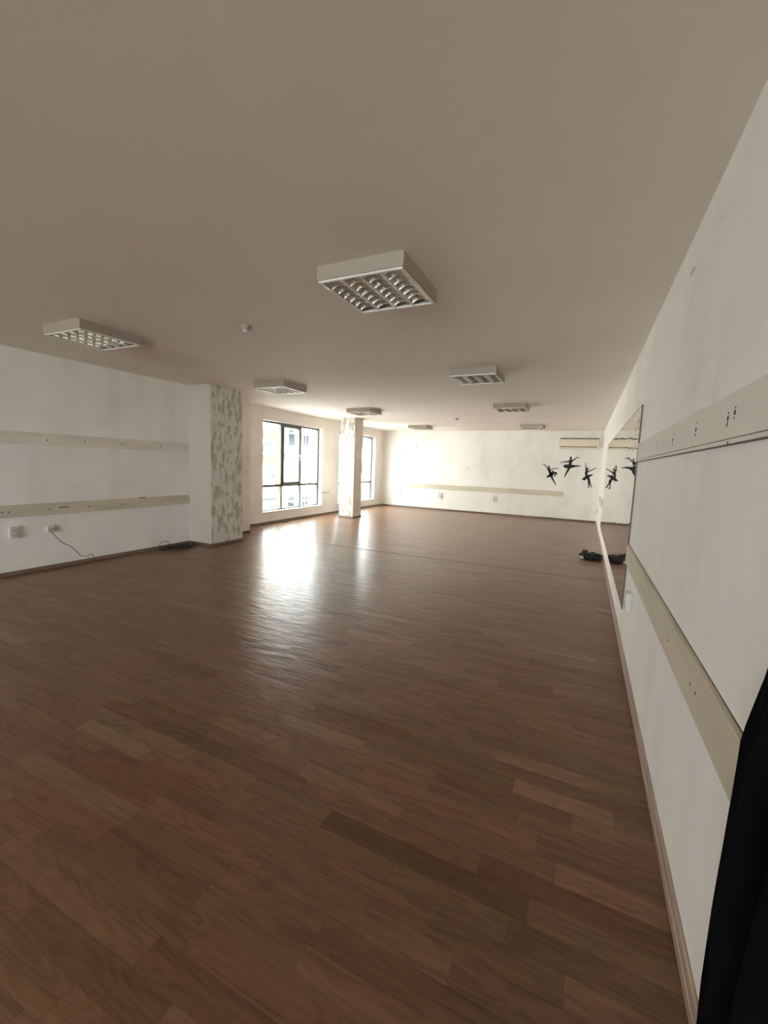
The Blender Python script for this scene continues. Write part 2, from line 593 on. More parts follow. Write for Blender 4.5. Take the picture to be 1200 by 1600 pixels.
strips = []
rng = random.Random(5)
k0 = int(math.floor((YB - 1.40) / ROW)) - 1
y_rows = []
k = k0
while True:
    ya = 1.40 + ROW * k
    if ya >= YF:
        break
    y_rows.append((max(ya, YB), min(ya + ROW, YF)))
    k += 1
for (ya, yb) in y_rows:
    if yb - ya < 0.004:
        continue
    segs = [(ya, yb)]
    if ya < SEAM < yb:
        segs = [(ya, SEAM - 0.0145), (SEAM + 0.0145, yb)]
    for (ya2, yb2) in segs:
        if yb2 - ya2 < 0.003:
            continue
        xl = (XL if (ya2 + yb2) / 2 < YSTEP else XW)
        x = xl - rng.uniform(0, 0.7)
        while x < XR:
            ln = rng.choice((0.32, 0.43, 0.43, 0.55, 0.64, 0.85))
            a, b = max(x, xl), min(x + ln, XR)
            x += ln
            if b - a < 0.03:
                continue
            tl = [rng.uniform(-0.00012, 0.0) for _ in range(4)]
            col = (min(1, max(0, rng.gauss(0.5, 0.19))), rng.random(), rng.random(), 1.0)
            strips.append((a, b, ya2, yb2, tl, col))


def strip_size(s):
    a, b, y0, y1 = s[:4]
    q = [world_to_px(v) for v in ((a, y0, 0), (b, y0, 0), (b, y1, 0), (a, y1, 0))]
    if any(p is None for p in q):
        return 0
    cx = sum(p[0] for p in q) / 4
    cyy = sum(p[1] for p in q) / 4
    if not (-60 < cx < 1180 and 700 < cyy < 1660):
        return 0
    ar = 0
    for i in range(4):
        j = (i + 1) % 4
        ar += q[i][0] * q[j][1] - q[j][0] * q[i][1]
    return abs(ar) / 2


order = sorted(range(len(strips)), key=lambda i: -strip_size(strips[i]))
near = set(order[:300])


def tone_mesh(name, items, mat):
    vs, fs, cols = [], [], []
    for (a, b, y0, y1, tl, col) in items:
        v, f = strip_geo(a, b, y0, y1, tl)
        o = len(vs)
        vs += v
        fs += [tuple(i + o for i in q) for q in f]
        cols += [col] * len(v)
    me = bpy.data.meshes.new(name)
    me.from_pydata(vs, [], fs)
    at = me.color_attributes.new('tone', 'FLOAT_COLOR', 'POINT')
    flat = [c for col in cols for c in col]
    at.data.foreach_set('color', flat)
    me.materials.append(M[mat])
    me.update()
    return me


for i in order[:300]:
    s = strips[i]
    me = tone_mesh('plank', [s], 'floor')
    o = bpy.data.objects.new('plank', me)
    COL.objects.link(o)
    o.parent = floor
for nm, test, mat in (('plank_field_near', lambda s: s[3] <= SEAM, 'floor'), ('plank_field_beyond_joint', lambda s: s[3] > SEAM, 'floor_far')):
    items = [strips[i] for i in order[300:] if test(strips[i])]
    o = bpy.data.objects.new(nm, tone_mesh(nm, items, mat))
    COL.objects.link(o)
    o.parent = floor
    o['kind'] = 'stuff'

obj('board_gap', box(0.013, 0.017, 1.522, 1.732, -0.004, 0.0004), 'joint', floor)
struct(obj('trim_1', box(XL, XR, SEAM - 0.014, SEAM + 0.014, -0.0085, 0.0008), 'joint'), 'thin dark expansion joint crossing the laminate floor')


# ------------------------------------------------------------------ baseboards
def base_run(root, p0, p1, inward, mat, h=0.055, t=0.018, piece=2.5, first=None):
    """strips of baseboard from p0 to p1 (2D), profile leaning into the room"""
    p0, p1, inward = Vector(p0), Vector(p1), Vector(inward)
    L = (p1 - p0).length
    d = (p1 - p0) / L
    prof = [(0, 0), (t, 0), (t, 0.012), (t * 0.86, h * 0.45), (t * 0.72, h * 0.5), (t * 0.78, h * 0.62), (t * 0.55, h * 0.93), (t * 0.3, h), (0, h)]
    s = 0.0
    cuts = []
    nxt = first if first else piece
    while s < L - 0.001:
        e = min(nxt, L)
        cuts.append((s, e))
        s = e
        nxt = e + piece
    for (a, b) in cuts:
        bm = bmesh.new()
        g = 0.0015
        rings = []
        for q in (a + g, b - g):
            c = p0 + d * q
            rings.append([bm.verts.new((c.x + inward.x * u, c.y + inward.y * u, z)) for (u, z) in prof])
        n = len(prof)
        for i in range(n):
            bm.faces.new((rings[0][i], rings[0][(i + 1) % n], rings[1][(i + 1) % n], rings[1][i]))
        bm.faces.new(list(reversed(rings[0])))
        bm.faces.new(rings[1])
        obj('baseboard_strip', bm, mat, root)


br = struct(empty('baseboard_right'), 'pale brown baseboard along the right wall')
base_run(br, (XR, YB), (XR, YF - 0.018), (-1, 0), 'baseboard_right', h=0.062, t=0.021, piece=2.5, first=(2.128 - YB) % 2.5)
bl = struct(empty('baseboard_left'), 'brown baseboard along the left and window walls')
base_run(bl, (XL, YB), (XL, PY0 - 0.018), (1, 0), 'baseboard', h=0.05, first=(2.62 - YB) % 2.5)
base_run(bl, (XL, PY1 + 0.018), (XL, YSTEP), (1, 0), 'baseboard', h=0.05)
base_run(bl, (XW, YSTEP), (XW, YF - 0.018), (1, 0), 'baseboard', h=0.05)
bf = struct(empty('baseboard_far'), 'thin brown baseboard along the end wall')
base_run(bf, (XW + 0.02, YF), (XR - 0.022, YF), (0, -1), 'baseboard', h=0.05)


def wrap_base(root, x0, x1, y0, y1, sides):
    t = 0.018
    if 'front' in sides:
        base_run(root, (x0, y0), (x1 + t, y0), (0, -1), 'baseboard', h=0.05)
    if 'right' in sides:
        base_run(root, (x1, y0), (x1, y1 + t), (1, 0), 'baseboard', h=0.05)
    if 'back' in sides:
        base_run(root, (x0, y1), (x1, y1), (0, 1), 'baseboard', h=0.05)
    if 'left' in sides:
        base_run(root, (x0, y0), (x0, y1), (-1, 0), 'baseboard', h=0.05)


wrap_base(pier, PX0, PX1, PY0, PY1, ('front', 'right', 'back'))
wrap_base(pil, CX0, CX1, CY0, CY1, ('front', 'right', 'back', 'left'))

# ------------------------------------------------------------------ windows
def make_window(idx, y0, y1, z0, z1, label, XW=XW):
    FX0, FX1 = XW - 0.20, XW - 0.125     # frame depth range
    root = struct(empty('window_%d' % idx, ((FX0 + FX1) / 2, (y0 + y1) / 2, z0)), label)
    root_inv = Vector(root.location)

    def part(name, bm, mat, parent=None, smooth=False):
        o = obj(name, bm, mat, None, smooth, loc=root_inv if parent is None else None)
        if parent is None:
            o.location = (0, 0, 0)
            o.parent = root
        else:
            for v in o.data.vertices:
                v.co -= root_inv
            o.parent = parent
        return o

    fw = 0.045
    zt = z0 + 0.64          # transom height
    ym1 = y0 + (y1 - y0) * 0.335
    ym2 = y0 + (y1 - y0) * 0.655
    bm = bmesh.new()
    add_box(bm, FX0, FX1, y0, y1, z0, z0 + fw)
    add_box(bm, FX0, FX1, y0, y1, z1 - fw, z1)
    add_box(bm, FX0, FX1, y0, y0 + fw, z0 + fw, z1 - fw)
    add_box(bm, FX0, FX1, y1 - fw, y1, z0 + fw, z1 - fw)
    part('window_frame', bm, 'frame')
    part('transom', box(FX0, FX1, y0 + fw, y1 - fw, zt - 0.03, zt + 0.03), 'frame')
    for ym in (ym1, ym2):
        part('mullion', box(FX0, FX1, ym - 0.03, ym + 0.03, zt + 0.03, z1 - fw), 'frame')
        part('mullion', box(FX0, FX1, ym - 0.03, ym + 0.03, z0 + fw, zt - 0.03), 'frame')
    # opening sash in the middle light
    a, b, c, d = ym1 + 0.03, ym2 - 0.03, zt + 0.03, z1 - fw
    sw = 0.055
    sx0, sx1 = FX0 + 0.01, FX1 + 0.018
    bm = bmesh.new()
    add_box(bm, sx0, sx1, a, b, c, c + sw)
    add_box(bm, sx0, sx1, a, b, d - sw, d)
    add_box(bm, sx0, sx1, a, a + sw, c + sw, d - sw)
    add_box(bm, sx0, sx1, b - sw, b, c + sw, d - sw)
    sash = part('sash', bm, 'frame')
    bm = bmesh.new()
    hy, hz = b - sw / 2, (c + d) / 2
    add_box(bm, sx1, sx1 + 0.012, hy - 0.013, hy + 0.013, hz - 0.035, hz + 0.035)
    add_box(bm, sx1 + 0.012, sx1 + 0.03, hy - 0.008, hy + 0.008, hz - 0.008, hz + 0.008)
    add_box(bm, sx1 + 0.03, sx1 + 0.045, hy - 0.01, hy + 0.01, hz - 0.12, hz + 0.012)
    part('handle', bm, 'handle', sash)
    gx = (FX0 + FX1) / 2
    for (p0, p1, q0, q1) in ((y0 + fw, ym1 - 0.03, zt + 0.03, z1 - fw), (a + sw, b - sw, c + sw, d - sw), (ym2 + 0.03, y1 - fw, zt + 0.03, z1 - fw),
                             (y0 + fw, ym1 - 0.03, z0 + fw, zt - 0.03), (ym1 + 0.03, ym2 - 0.03, z0 + fw, zt - 0.03), (ym2 + 0.03, y1 - fw, z0 + fw, zt - 0.03)):
        part('pane', box(gx - 0.004, gx + 0.004, p0, p1, q0, q1), 'glass')
    part('window_sill', box(FX1, XW + 0.012, y0 - 0.0, y1, z0 - 0.0, z0 + 0.018), 'sill')
    # portal: only steers the sampling of daylight through the opening
    pd = bpy.data.lights.new('window_portal', 'AREA')
    pd.shape = 'RECTANGLE'
    pd.size = (z1 - z0)
    pd.size_y = (y1 - y0)
    pd.cycles.is_portal = True
    po = bpy.data.objects.new('window_portal', pd)
    COL.objects.link(po)
    po.location = Vector((XW - WT - 0.02, (y0 + y1) / 2, (z0 + z1) / 2)) - root_inv
    po.rotation_euler = (0, math.radians(-90), 0)
    po.parent = root
    return root


make_window(1, *WINDOWS[0], 'tall grey-framed window of six lights nearest the wide pier')
make_window(2, *WINDOWS[1], 'tall grey-framed window partly hidden behind the slim pillar')

fill_window = make_window(3, -2.0, 2.0, bz0, bz1, 'unseen window added behind the camera to fill the foreground with light', XW=0.0)  # no such window known; added to brighten the near half of the room
fill_window.matrix_world = Matrix.Translation(((bx0 + bx1) / 2, YB, 0)) @ Matrix.Rotation(math.pi / 2, 4, 'Z') @ Matrix.Translation(fill_window.location)

# ------------------------------------------------------------------ ceiling lights


def make_light():
    S, D = 0.605, 0.098
    h = S / 2
    root = empty('ceiling_light')
    bm = bmesh.new()
    t = 0.004
    add_box(bm, -h, h, -h, h, -0.006, 0)
    add_box(bm, -h, h, -h, -h + t, -D + 0.012, -0.006)
    add_box(bm, -h, h, h - t, h, -D + 0.012, -0.006)
    add_box(bm, -h, -h + t, -h + t, h - t, -D + 0.012, -0.006)
    add_box(bm, h - t, h, -h + t, h - t, -D + 0.012, -0.006)
    obj('housing', bm, 'white_metal', root)
    bm = bmesh.new()
    r = h - 0.008
    w = 0.016
    add_box(bm, -r, r, -r, -r + w, -D, -D + 0.012)
    add_box(bm, -r, r, r - w, r, -D, -D + 0.012)
    add_box(bm, -r, -r + w, -r + w, r - w, -D, -D + 0.012)
    add_box(bm, r - w, r, -r + w, r - w, -D, -D + 0.012)
    obj('rim', bm, 'rim', root)
    inner = r - w
    cw = 2 * inner / 4
    # trough reflectors, tubes
    trough = None
    tube = None
    for i in range(4):
        xc = -inner + cw * (i + 0.5)
        if trough is None:
            bm = bmesh.new()
            rows = []
            for j in range(9):
                tt = math.pi * j / 8
                xx = -math.cos(tt) * (cw / 2 - 0.003)
                zz = -D + 0.016 + math.sin(tt) ** 0.8 * 0.062 if 0 < j < 8 else -D + 0.016
                rows.append([bm.verts.new((xx, -inner, zz)), bm.verts.new((xx, inner, zz))])
            for j in range(8):
                bm.faces.new((rows[j][0], rows[j + 1][0], rows[j + 1][1], rows[j][1]))
            trough = obj('reflector', bm, 'louvre', root, True)
            o = trough
            bm = bmesh.new()
            add_cyl(bm, (0, -inner + 0.005, -0.050), (0, inner - 0.005, -0.050), 0.013, n=10)
            tube = obj('fluorescent_tube', bm, 'tube', root)
            o2 = tube
        else:
            o = trough.copy()
            COL.objects.link(o)
            o2 = tube.copy()
            COL.objects.link(o2)
        o.location.x = xc
        o2.location.x = xc
    # long bars
    bar = None
    for i in (1, 2, 3):
        if bar is None:
            bar = obj('louvre_bar', box(-0.005, 0.005, -inner, inner, -D + 0.001, -D + 0.016), 'rim', root)
            o = bar
        else:
            o = bar.copy()
            COL.objects.link(o)
        o.location.x = -inner + cw * i
    # cross blades: wedge, wider at the top, dished along the bottom
    blade = None
    nb = 7
    for i in range(4):
        for j in range(nb):
            if blade is None:
                bm = bmesh.new()
                n = 6
                rows = []
                for q in range(n + 1):
                    u = -1 + 2 * q / n
                    xx = u * (cw / 2 - 0.006)
                    zb = -D + 0.004 + 0.022 * (1 - u * u)
                    zt = -D + 0.045
                    rows.append([bm.verts.new((xx, -0.0015, zb)), bm.verts.new((xx, 0.0015, zb)), bm.verts.new((xx, 0.014, zt)), bm.verts.new((xx, -0.014, zt))])
                for q in range(n):
                    for s in range(4):
                        bm.faces.new((rows[q][s], rows[q][(s + 1) % 4], rows[q + 1][(s + 1) % 4], rows[q + 1][s]))
                bm.faces.new(list(reversed(rows[0])))
                bm.faces.new(rows[-1])
                blade = obj('louvre_blade', bm, 'blade', root)
                o = blade
            else:
                o = blade.copy()
                COL.objects.link(o)
            o.location.x = -inner + cw * (i + 0.5)
            o.location.y = -inner + 2 * inner * (j + 0.5) / nb
    return root


light_spots = [
    (-1.360, 2.690, 'large square louvred ceiling light nearest the camera'),
    (-1.385, 5.670, 'second square ceiling light in the row along the mirror wall'),
    (-1.420, 8.740, 'third square ceiling light in the row along the mirror wall'),
    (-1.440, 12.640, 'farthest square ceiling light, in front of the air conditioner'),
    (-4.655, 2.765, 'square louvred ceiling light above the bare left wall'),
    (-4.680, 5.745, 'square ceiling light in front of the wide pier'),
    (-4.770, 8.860, 'square ceiling light in front of the slim pillar'),
    (-4.830, 12.740, 'far square ceiling light by the second window and end wall'),
]
proto = make_light()
for i, (x, y, lab) in enumerate(light_spots):
    o = proto if i == 0 else copy_tree(proto)
    o.location = (x, y, H)
    tag(o, lab, 'ceiling light', 'square louvred ceiling lights')


# ceiling sensors
def make_sensor(loc, label, s=1.0):
    root = empty('motion_sensor', loc)
    bm = bmesh.new()
    add_cyl(bm, (0, 0, 0), (0, 0, -0.012 * s), 0.052 * s, 0.05 * s, 20)
    add_cyl(bm, (0, 0, -0.012 * s), (0, 0, -0.032 * s), 0.045 * s, 0.034 * s, 20)
    smooth_angle(obj('sensor_base', bm, 'white_metal', root))
    bm = bmesh.new()
    bmesh.ops.create_uvsphere(bm, u_segments=16, v_segments=8, radius=0.028 * s)
    for v in bm.verts:
        v.co.z = v.co.z * 0.8 - 0.034 * s
    obj('lens', bm, 'socket_face', root, True)
    tag(root, label, 'sensor')


make_sensor((-3.0, 3.17, H), 'small round white sensor on the ceiling between the near lights', 1.1)
make_sensor((-3.1, 10.78, H), 'tiny sensor on the ceiling far down the room', 1.0)

# ------------------------------------------------------------------ boards on the walls


def disc_on(parent, name, p, axis, r, mat='hole', ell=1.0):
    """small dark hole: a shallow disc proud by half a millimetre; axis = outward normal"""
    n = Vector(axis)
    bm = bmesh.new()
    add_cyl(bm, Vector(p) - n * 0.0005, Vector(p) + n * 0.0006, r, n=10)
    if ell != 1.0:
        for v in bm.verts:
            v.co.z = p[2] + (v.co.z - p[2]) * ell
    return obj(name, bm, mat, parent)


def wall_board(name, bounds, mat, label, bev=0.002):
    bm = box(*bounds)
    bevelled(bm, bev, 1)
    o = obj(name, bm, mat)
    return tag(o, label, 'board')


T = 0.018
b1 = wall_board('wall_board', (XL, XL + T, 1.5, PY0 - 0.001, 1.640, 1.795), 'board_grey', 'pale upper board across the bare left wall ending at the pier')
for y in (3.149, 3.613, 4.134, 4.788):
    for dz, r in ((0.012, 0.006), (-0.010, 0.009)):
        disc_on(b1, 'screw_hole', (XL + T, y, 1.715 + dz), (1, 0, 0), r, 'slot')
b2 = wall_board('wall_board', (XL, XL + T, 1.5, PY0 - 0.001, 0.730, 0.885), 'board', 'cream lower board across the bare left wall above the sockets')
for y in (2.626, 2.694, 3.138, 3.628, 4.12, 4.792, 5.021):
    disc_on(b2, 'screw_hole', (XL + T, y, 0.80), (1, 0, 0), 0.011, 'slot')
obj('slot', box(XL + T, XL + T + 0.001, 3.245, 3.375, 0.808, 0.822), 'slot', b2)
obj('slot', box(XL + T, XL + T + 0.004, 4.38, 4.50, 0.878, 0.892), 'slot', b2)

b3 = wall_board('wall_board', (XR - 0.012, XR, -0.6, 4.40, 1.679, 1.826), 'board_pale', 'wall-coloured upper board on the right wall with drilled holes')
for y, z, rs in ((3.844, 1.744, 0.006), (3.245, 1.746, 0.008), (2.702, 1.741, 0.011), (2.184, 1.749, 0.011)):
    disc_on(b3, 'screw_hole', (XR - 0.012, y, z), (-1, 0, 0), rs, 'hole')
    disc_on(b3, 'screw_hole', (XR - 0.012, y, z - 0.022), (-1, 0, 0), rs * 0.6, 'hole')
    disc_on(b3, 'screw_hole', (XR - 0.012, y - 0.003, z + 0.028), (-1, 0, 0), rs * 0.5, 'slot')
for y, z, rs in ((1.739, 1.747, 0.009), (1.739, 1.733, 0.005), (1.741, 1.724, 0.006), (1.739, 1.763, 0.0045), (1.672, 1.757, 0.009), (1.670, 1.772, 0.004), (1.675, 1.741, 0.004)):
    disc_on(b3, 'screw_hole', (XR - 0.012, y, z), (-1, 0, 0), rs, 'hole')
obj('ledge_strip', bevelled(box(XR - 0.014, XR, -0.6, 4.40, 1.662, 1.676), 0.001, 1), 'board_pale', b3)
obj('joint_line', box(XR - 0.0125, XR, -0.6, 4.40, 1.676, 1.679), 'slot', b3)
obj('joint_line', box(XR - 0.0130, XR, -0.6, 4.40, 1.6585, 1.662), 'slot', b3)
disc_on(b3, 'screw_head', (XR - 0.014, 1.700, 1.665), (-1, 0, 0), 0.006, 'hole')
b4 = wall_board('wall_board', (XR - 0.020, XR, -0.6, 4.40, 0.742, 0.912), 'board', 'cream lower board on the right wall running to the mirror')
for y, z, rs in ((3.242, 0.816, 0.006), (2.715, 0.812, 0.006), (2.208, 0.817, 0.0065), (1.76, 0.825, 0.0065), (1.684, 0.826, 0.0065), (1.707, 0.900, 0.003)):
    disc_on(b4, 'screw_hole', (XR - 0.020, y, z), (-1, 0, 0), rs, 'hole')
obj('joint_line', box(XR - 0.003, XR, -0.6, 4.40, 0.912, 0.9150), 'slot', b4)
b5 = wall_board('wall_board', (XR - 0.020, XR, 10.92, 13.35, 0.742, 0.912), 'board', 'short cream board on the right wall beyond the mirror')
b6 = wall_board('wall_board', (-5.94, -0.585, YF - 0.022, YF, 0.745, 0.910), 'board', 'long cream board across the end wall above the sockets')

# small nails and holes on the bare plaster
for p, ax, par in (((-5.61, YF, 2.19), (0, -1, 0), wall_far), ((-5.6, YF, 2.27), (0, -1, 0), wall_far), ((-3.67, YF, 1.52), (0, -1, 0), wall_far), ((-6.2, YF, 2.02), (0, -1, 0), wall_far), ((-5.85, YF, 2.02), (0, -1, 0), wall_far)):
    disc_on(par, 'wall_hole', p, ax, 0.018, 'slot')
obj('wall_hole', box(XR - 0.001, XR, 2.70, 2.80, 2.600, 2.608), 'slot', wall_right)
obj('wall_hole', box(XR - 0.001, XR, 2.20, 2.235, 2.590, 2.600), 'board_grey', wall_right)
disc_on(wall_left, 'wall_hole', (XL, 2.95, 2.22), (1, 0, 0), 0.006, 'slot')

# ------------------------------------------------------------------ mirror
mir = empty('wall_mirror', (XR, 7.6, 0.30))
MY0, MY1, MZ0, MZ1 = 4.415, 10.83, 0.30, 2.165
npan = 4
for i in range(npan):
    a = MY0 + (MY1 - MY0) * i / npan
    b = MY0 + (MY1 - MY0) * (i + 1) / npan
    bm = box(XR - 0.0105, XR - 0.0045, a + 0.001, b - 0.001, MZ0 + 0.004, MZ1 - 0.004)
    o = obj('mirror_panel', bm, 'mirror', None, loc=(XR, 7.6, 0.30))
    o.location = (0, 0, 0)
    o.parent = mir
bm = bmesh.new()
add_box(bm, XR - 0.0045, XR, MY0, MY1, MZ0, MZ1)
add_box(bm, XR - 0.013, XR - 0.0045, MY0, MY0 + 0.010, MZ0, MZ1)
add_box(bm, XR - 0.012, XR - 0.0045, MY0 + 0.010, MY1, MZ1 - 0.004, MZ1)
o = obj('edge_strip', bm, 'mirror_edge', None, loc=(XR, 7.6, 0.30))
o.location = (0, 0, 0)
o.parent = mir
for (y, z, hh) in ((4.60, 2.02, 0.040), (4.52, 2.015, 0.040), (4.78, 1.955, 0.035), (4.58, 1.965, 0.035), (4.70, 1.905, 0.035), (4.66, 1.80, 0.035), (4.84, 1.775, 0.035), (4.50, 1.90, 0.03)):  # small dark dashes close to the near edge
    o = obj('dark_dash', box(XR - 0.0111, XR - 0.0105, y, y + 0.022, z, z + hh), 'mirror_edge', None, loc=(XR, 7.6, 0.30))
    o.location = (0, 0, 0)
    o.parent = mir
tag(mir, 'long low-set wall mirror on the right wall reflecting the end wall', 'mirror')


# ------------------------------------------------------------------ sockets
def make_socket(loc, rz, w, h, d, label, gang=2, name='wall_socket'):
    """faceplate looks along local +X; loc is on the wall"""
    root = empty(name, loc, rz)
    bm = bevelled(box(0, d, -w / 2, w / 2, -h / 2, h / 2), min(0.006, d * 0.4), 2)
    smooth_angle(obj('faceplate', bm, 'plastic', root))
    for g in range(gang):
        zc = 0 if gang == 1 else (-h / 4 if g == 0 else h / 4)
        bm = bmesh.new()
        r = min(w * 0.36, h / (2 * gang) * 0.82)
        add_cyl(bm, (d - 0.001, 0, zc), (d + 0.0012, 0, zc), r, n=20)
        well = obj('socket_well', bm, 'socket_face', root)
        for s in (-1, 1):
            bm = bmesh.new()
            add_cyl(bm, (d + 0.001, s * r * 0.5, zc), (d + 0.0022, s * r * 0.5, zc), r * 0.24, n=10)
            obj('pin_hole', bm, 'socket_dark', well)
    return tag(root, label, 'socket')


make_socket((XL, 2.73, 0.545), 0, 0.095, 0.14, 0.042, 'double wall socket low on the left wall at the frame edge')
sock = make_socket((XL, 3.13, 0.54), 0, 0.085, 0.085, 0.04, 'small cable outlet box on the left wall with a trailing wire', 1, 'cable_outlet')
make_socket((XR, 3.86, 0.53), math.pi, 0.10, 0.15, 0.042, 'double wall socket on the right wall below the cream board')
make_socket((-6.22, YF, 0.54), -math.pi / 2, 0.13, 0.19, 0.03, 'end-wall socket nearest the window corner')
make_socket((-4.62, YF, 0.525), -math.pi / 2, 0.13, 0.19, 0.03, 'middle socket of three under the end-wall board')
make_socket((-2.69, YF, 0.52), -math.pi / 2, 0.13, 0.19, 0.03, 'end-wall socket nearest the dancer silhouettes')
make_socket((XR, 13.79, 0.42), math.pi, 0.12, 0.12, 0.04, 'small socket on the right wall in the far corner', 1)

# ------------------------------------------------------------------ air conditioner
ac = empty('air_conditioner', (-0.245, YF, 2.245))


def ac_part(name, b, mat, parent=ac, bev=0.006):
    bm = bevelled(box(*b), bev, 2) if bev else box(*b)
    return smooth_angle(obj(name, bm, mat, parent))


hw = 0.555
ac_part('body', (-hw, hw, -0.20, 0, 0.0, 0.325), 'ac', bev=0.02)
ac_part('front_panel', (-hw + 0.008, hw - 0.008, -0.212, -0.2, 0.075, 0.279), 'ac', bev=0.004)
ac_part('intake_grille', (-hw + 0.02, hw - 0.02, -0.205, -0.19, 0.284, 0.318), 'ac_dark', bev=0.002)
ac_part('outlet_slot', (-hw + 0.03, hw - 0.07, -0.206, -0.19, 0.040, 0.068), 'ac_dark', bev=0.002)
ac_part('air_flap', (-hw + 0.03, hw - 0.08, -0.214, -0.206, 0.018, 0.042), 'ac', bev=0.002)
ac_part('indicator', (hw - 0.10, hw - 0.065, -0.2075, -0.19, 0.042, 0.066), 'hole', bev=0.001)
tag(ac, 'cream wall-mounted air conditioner high on the end wall', 'air conditioner')


# ------------------------------------------------------------------ dancer silhouettes (flat vinyl)
def dancer(name, items, label):
    """items in sticker units; mapped to metres on the end wall"""
    bm = bmesh.new()
    ux, uz0, uzx, uz = 0.001695, 2.863, -0.000003, -0.001877

    def pt(a, b):
        return Vector((-1.597 + a * ux + b * 0.000136, 0, uz0 + a * uzx + b * uz))

    def prism(poly):
        f = [bm.verts.new((v.x, YF - 0.0015, v.z)) for v in poly]
        bk = [bm.verts.new((v.x, YF, v.z)) for v in poly]
        n = len(poly)
        bm.faces.new(f)
        bm.faces.new(list(reversed(bk)))
        for i in range(n):
            bm.faces.new((f[i], bk[i], bk[(i + 1) % n], f[(i + 1) % n]))

    for it in items:
        if it[0] == 'c':
            _, a, b, r = it
            prism([pt(a + r * math.cos(t), b + r * 1.08 * math.sin(t)) for t in [2 * math.pi * i / 18 for i in range(18)]])
        elif it[0] == 'p':
            P = smooth_path([(a, b, 0) for a, b in it[1]] + [(it[1][0][0], it[1][0][1], 0)], 4)[:-1]
            prism([pt(v.x, v.y) for v in P])
        else:
            _, pts, w = it
            k = 5
            P = smooth_path([(a, b, 0) for a, b in pts], k)
            W = []
            for i in range(len(P)):
                q = i / k
                j = min(int(q), len(w) - 2)
                W.append(w[j] + (w[j + 1] - w[j]) * (q - j))
            L, R_ = [], []
            for i, v in enumerate(P):
                d = (P[min(i + 1, len(P) - 1)] - P[max(i - 1, 0)]).normalized()
                n = Vector((-d.y, d.x, 0)) * W[i] / 2
                L.append(pt(v.x + n.x, v.y + n.y))
                R_.append(pt(v.x - n.x, v.y - n.y))
            for i in range(len(P) - 1):
                prism([L[i], L[i + 1], R_[i + 1], R_[i]])
    o = obj(name, bm, 'decal')
    return tag(o, label, 'wall sticker', 'dancer stickers on the end wall')


dancer('dancer_sticker', [
    ('c', 262, 641, 20), ('l', [(262, 655), (264, 690), (285, 745), (295, 785)], [14, 48, 44, 60]),
    ('l', [(250, 690), (222, 652), (185, 605), (145, 600)], [24, 17, 13, 7]),
    ('l', [(272, 682), (330, 672), (395, 658), (436, 668)], [18, 15, 12, 6]),
    ('p', [(210, 812), (255, 768), (300, 728), (330, 697), (350, 712), (345, 745), (335, 780), (305, 798), (245, 818)]),
    ('l', [(325, 745), (370, 735), (400, 735)], [44, 32, 24]),
    ('l', [(398, 730), (375, 770), (345, 806)], [26, 22, 10]),
    ('l', [(302, 785), (325, 835), (360, 895), (383, 940)], [36, 30, 20, 12])],
    'leftmost black dancer sticker, one knee raised')
dancer('dancer_sticker', [
    ('c', 638, 476, 19), ('l', [(637, 490), (634, 525), (626, 570), (625, 605)], [13, 58, 44, 46]),
    ('l', [(612, 530), (550, 545), (495, 550), (466, 576)], [24, 18, 13, 7]),
    ('l', [(652, 525), (700, 500), (748, 464), (782, 478)], [26, 18, 13, 6]),
    ('p', [(508, 606), (545, 590), (620, 588), (680, 602), (700, 628), (660, 640), (590, 652), (530, 640)]),
    ('l', [(655, 612), (720, 608), (805, 606)], [38, 26, 10]),
    ('l', [(615, 640), (585, 690), (555, 745), (527, 808)], [40, 34, 24, 9])],
    'highest black dancer sticker, leg stretched out sideways')
dancer('dancer_sticker', [
    ('c', 915, 646, 18), ('l', [(912, 660), (902, 700), (894, 735), (910, 775)], [12, 50, 38, 46]),
    ('l', [(892, 692), (889, 620), (884, 548)], [20, 13, 8]),
    ('l', [(915, 694), (985, 664), (1065, 626)], [22, 15, 7]),
    ('p', [(822, 816), (880, 772), (940, 745), (1010, 734), (975, 765), (920, 800), (865, 840)]),
    ('l', [(925, 780), (940, 850), (938, 910), (942, 962)], [38, 30, 18, 12]),
    ('l', [(938, 800), (955, 870), (972, 915), (990, 952)], [32, 26, 18, 12])],
    'rightmost black dancer sticker, one arm straight up')

# ------------------------------------------------------------------ loose cables
bm = bmesh.new()
add_tube(bm, smooth_path([(XL + 0.032, 3.13, 0.502), (XL + 0.05, 3.14, 0.485), (XL + 0.075, 3.23, 0.353), (XL + 0.05, 3.35, 0.27), (XL + 0.04, 3.44, 0.17), (XL + 0.035, 3.49, 0.105), (XL + 0.03, 3.56, 0.09), (XL + 0.03, 3.635, 0.106), (XL + 0.035, 3.66, 0.05), (XL + 0.05, 3.70, 0.006), (XL + 0.09, 3.80, 0.005)], 6), 0.0045, 6)
tag(obj('trailing_wire', bm, 'cable', smooth=True), 'thin dark wire hanging from the outlet box to the floor', 'cable')

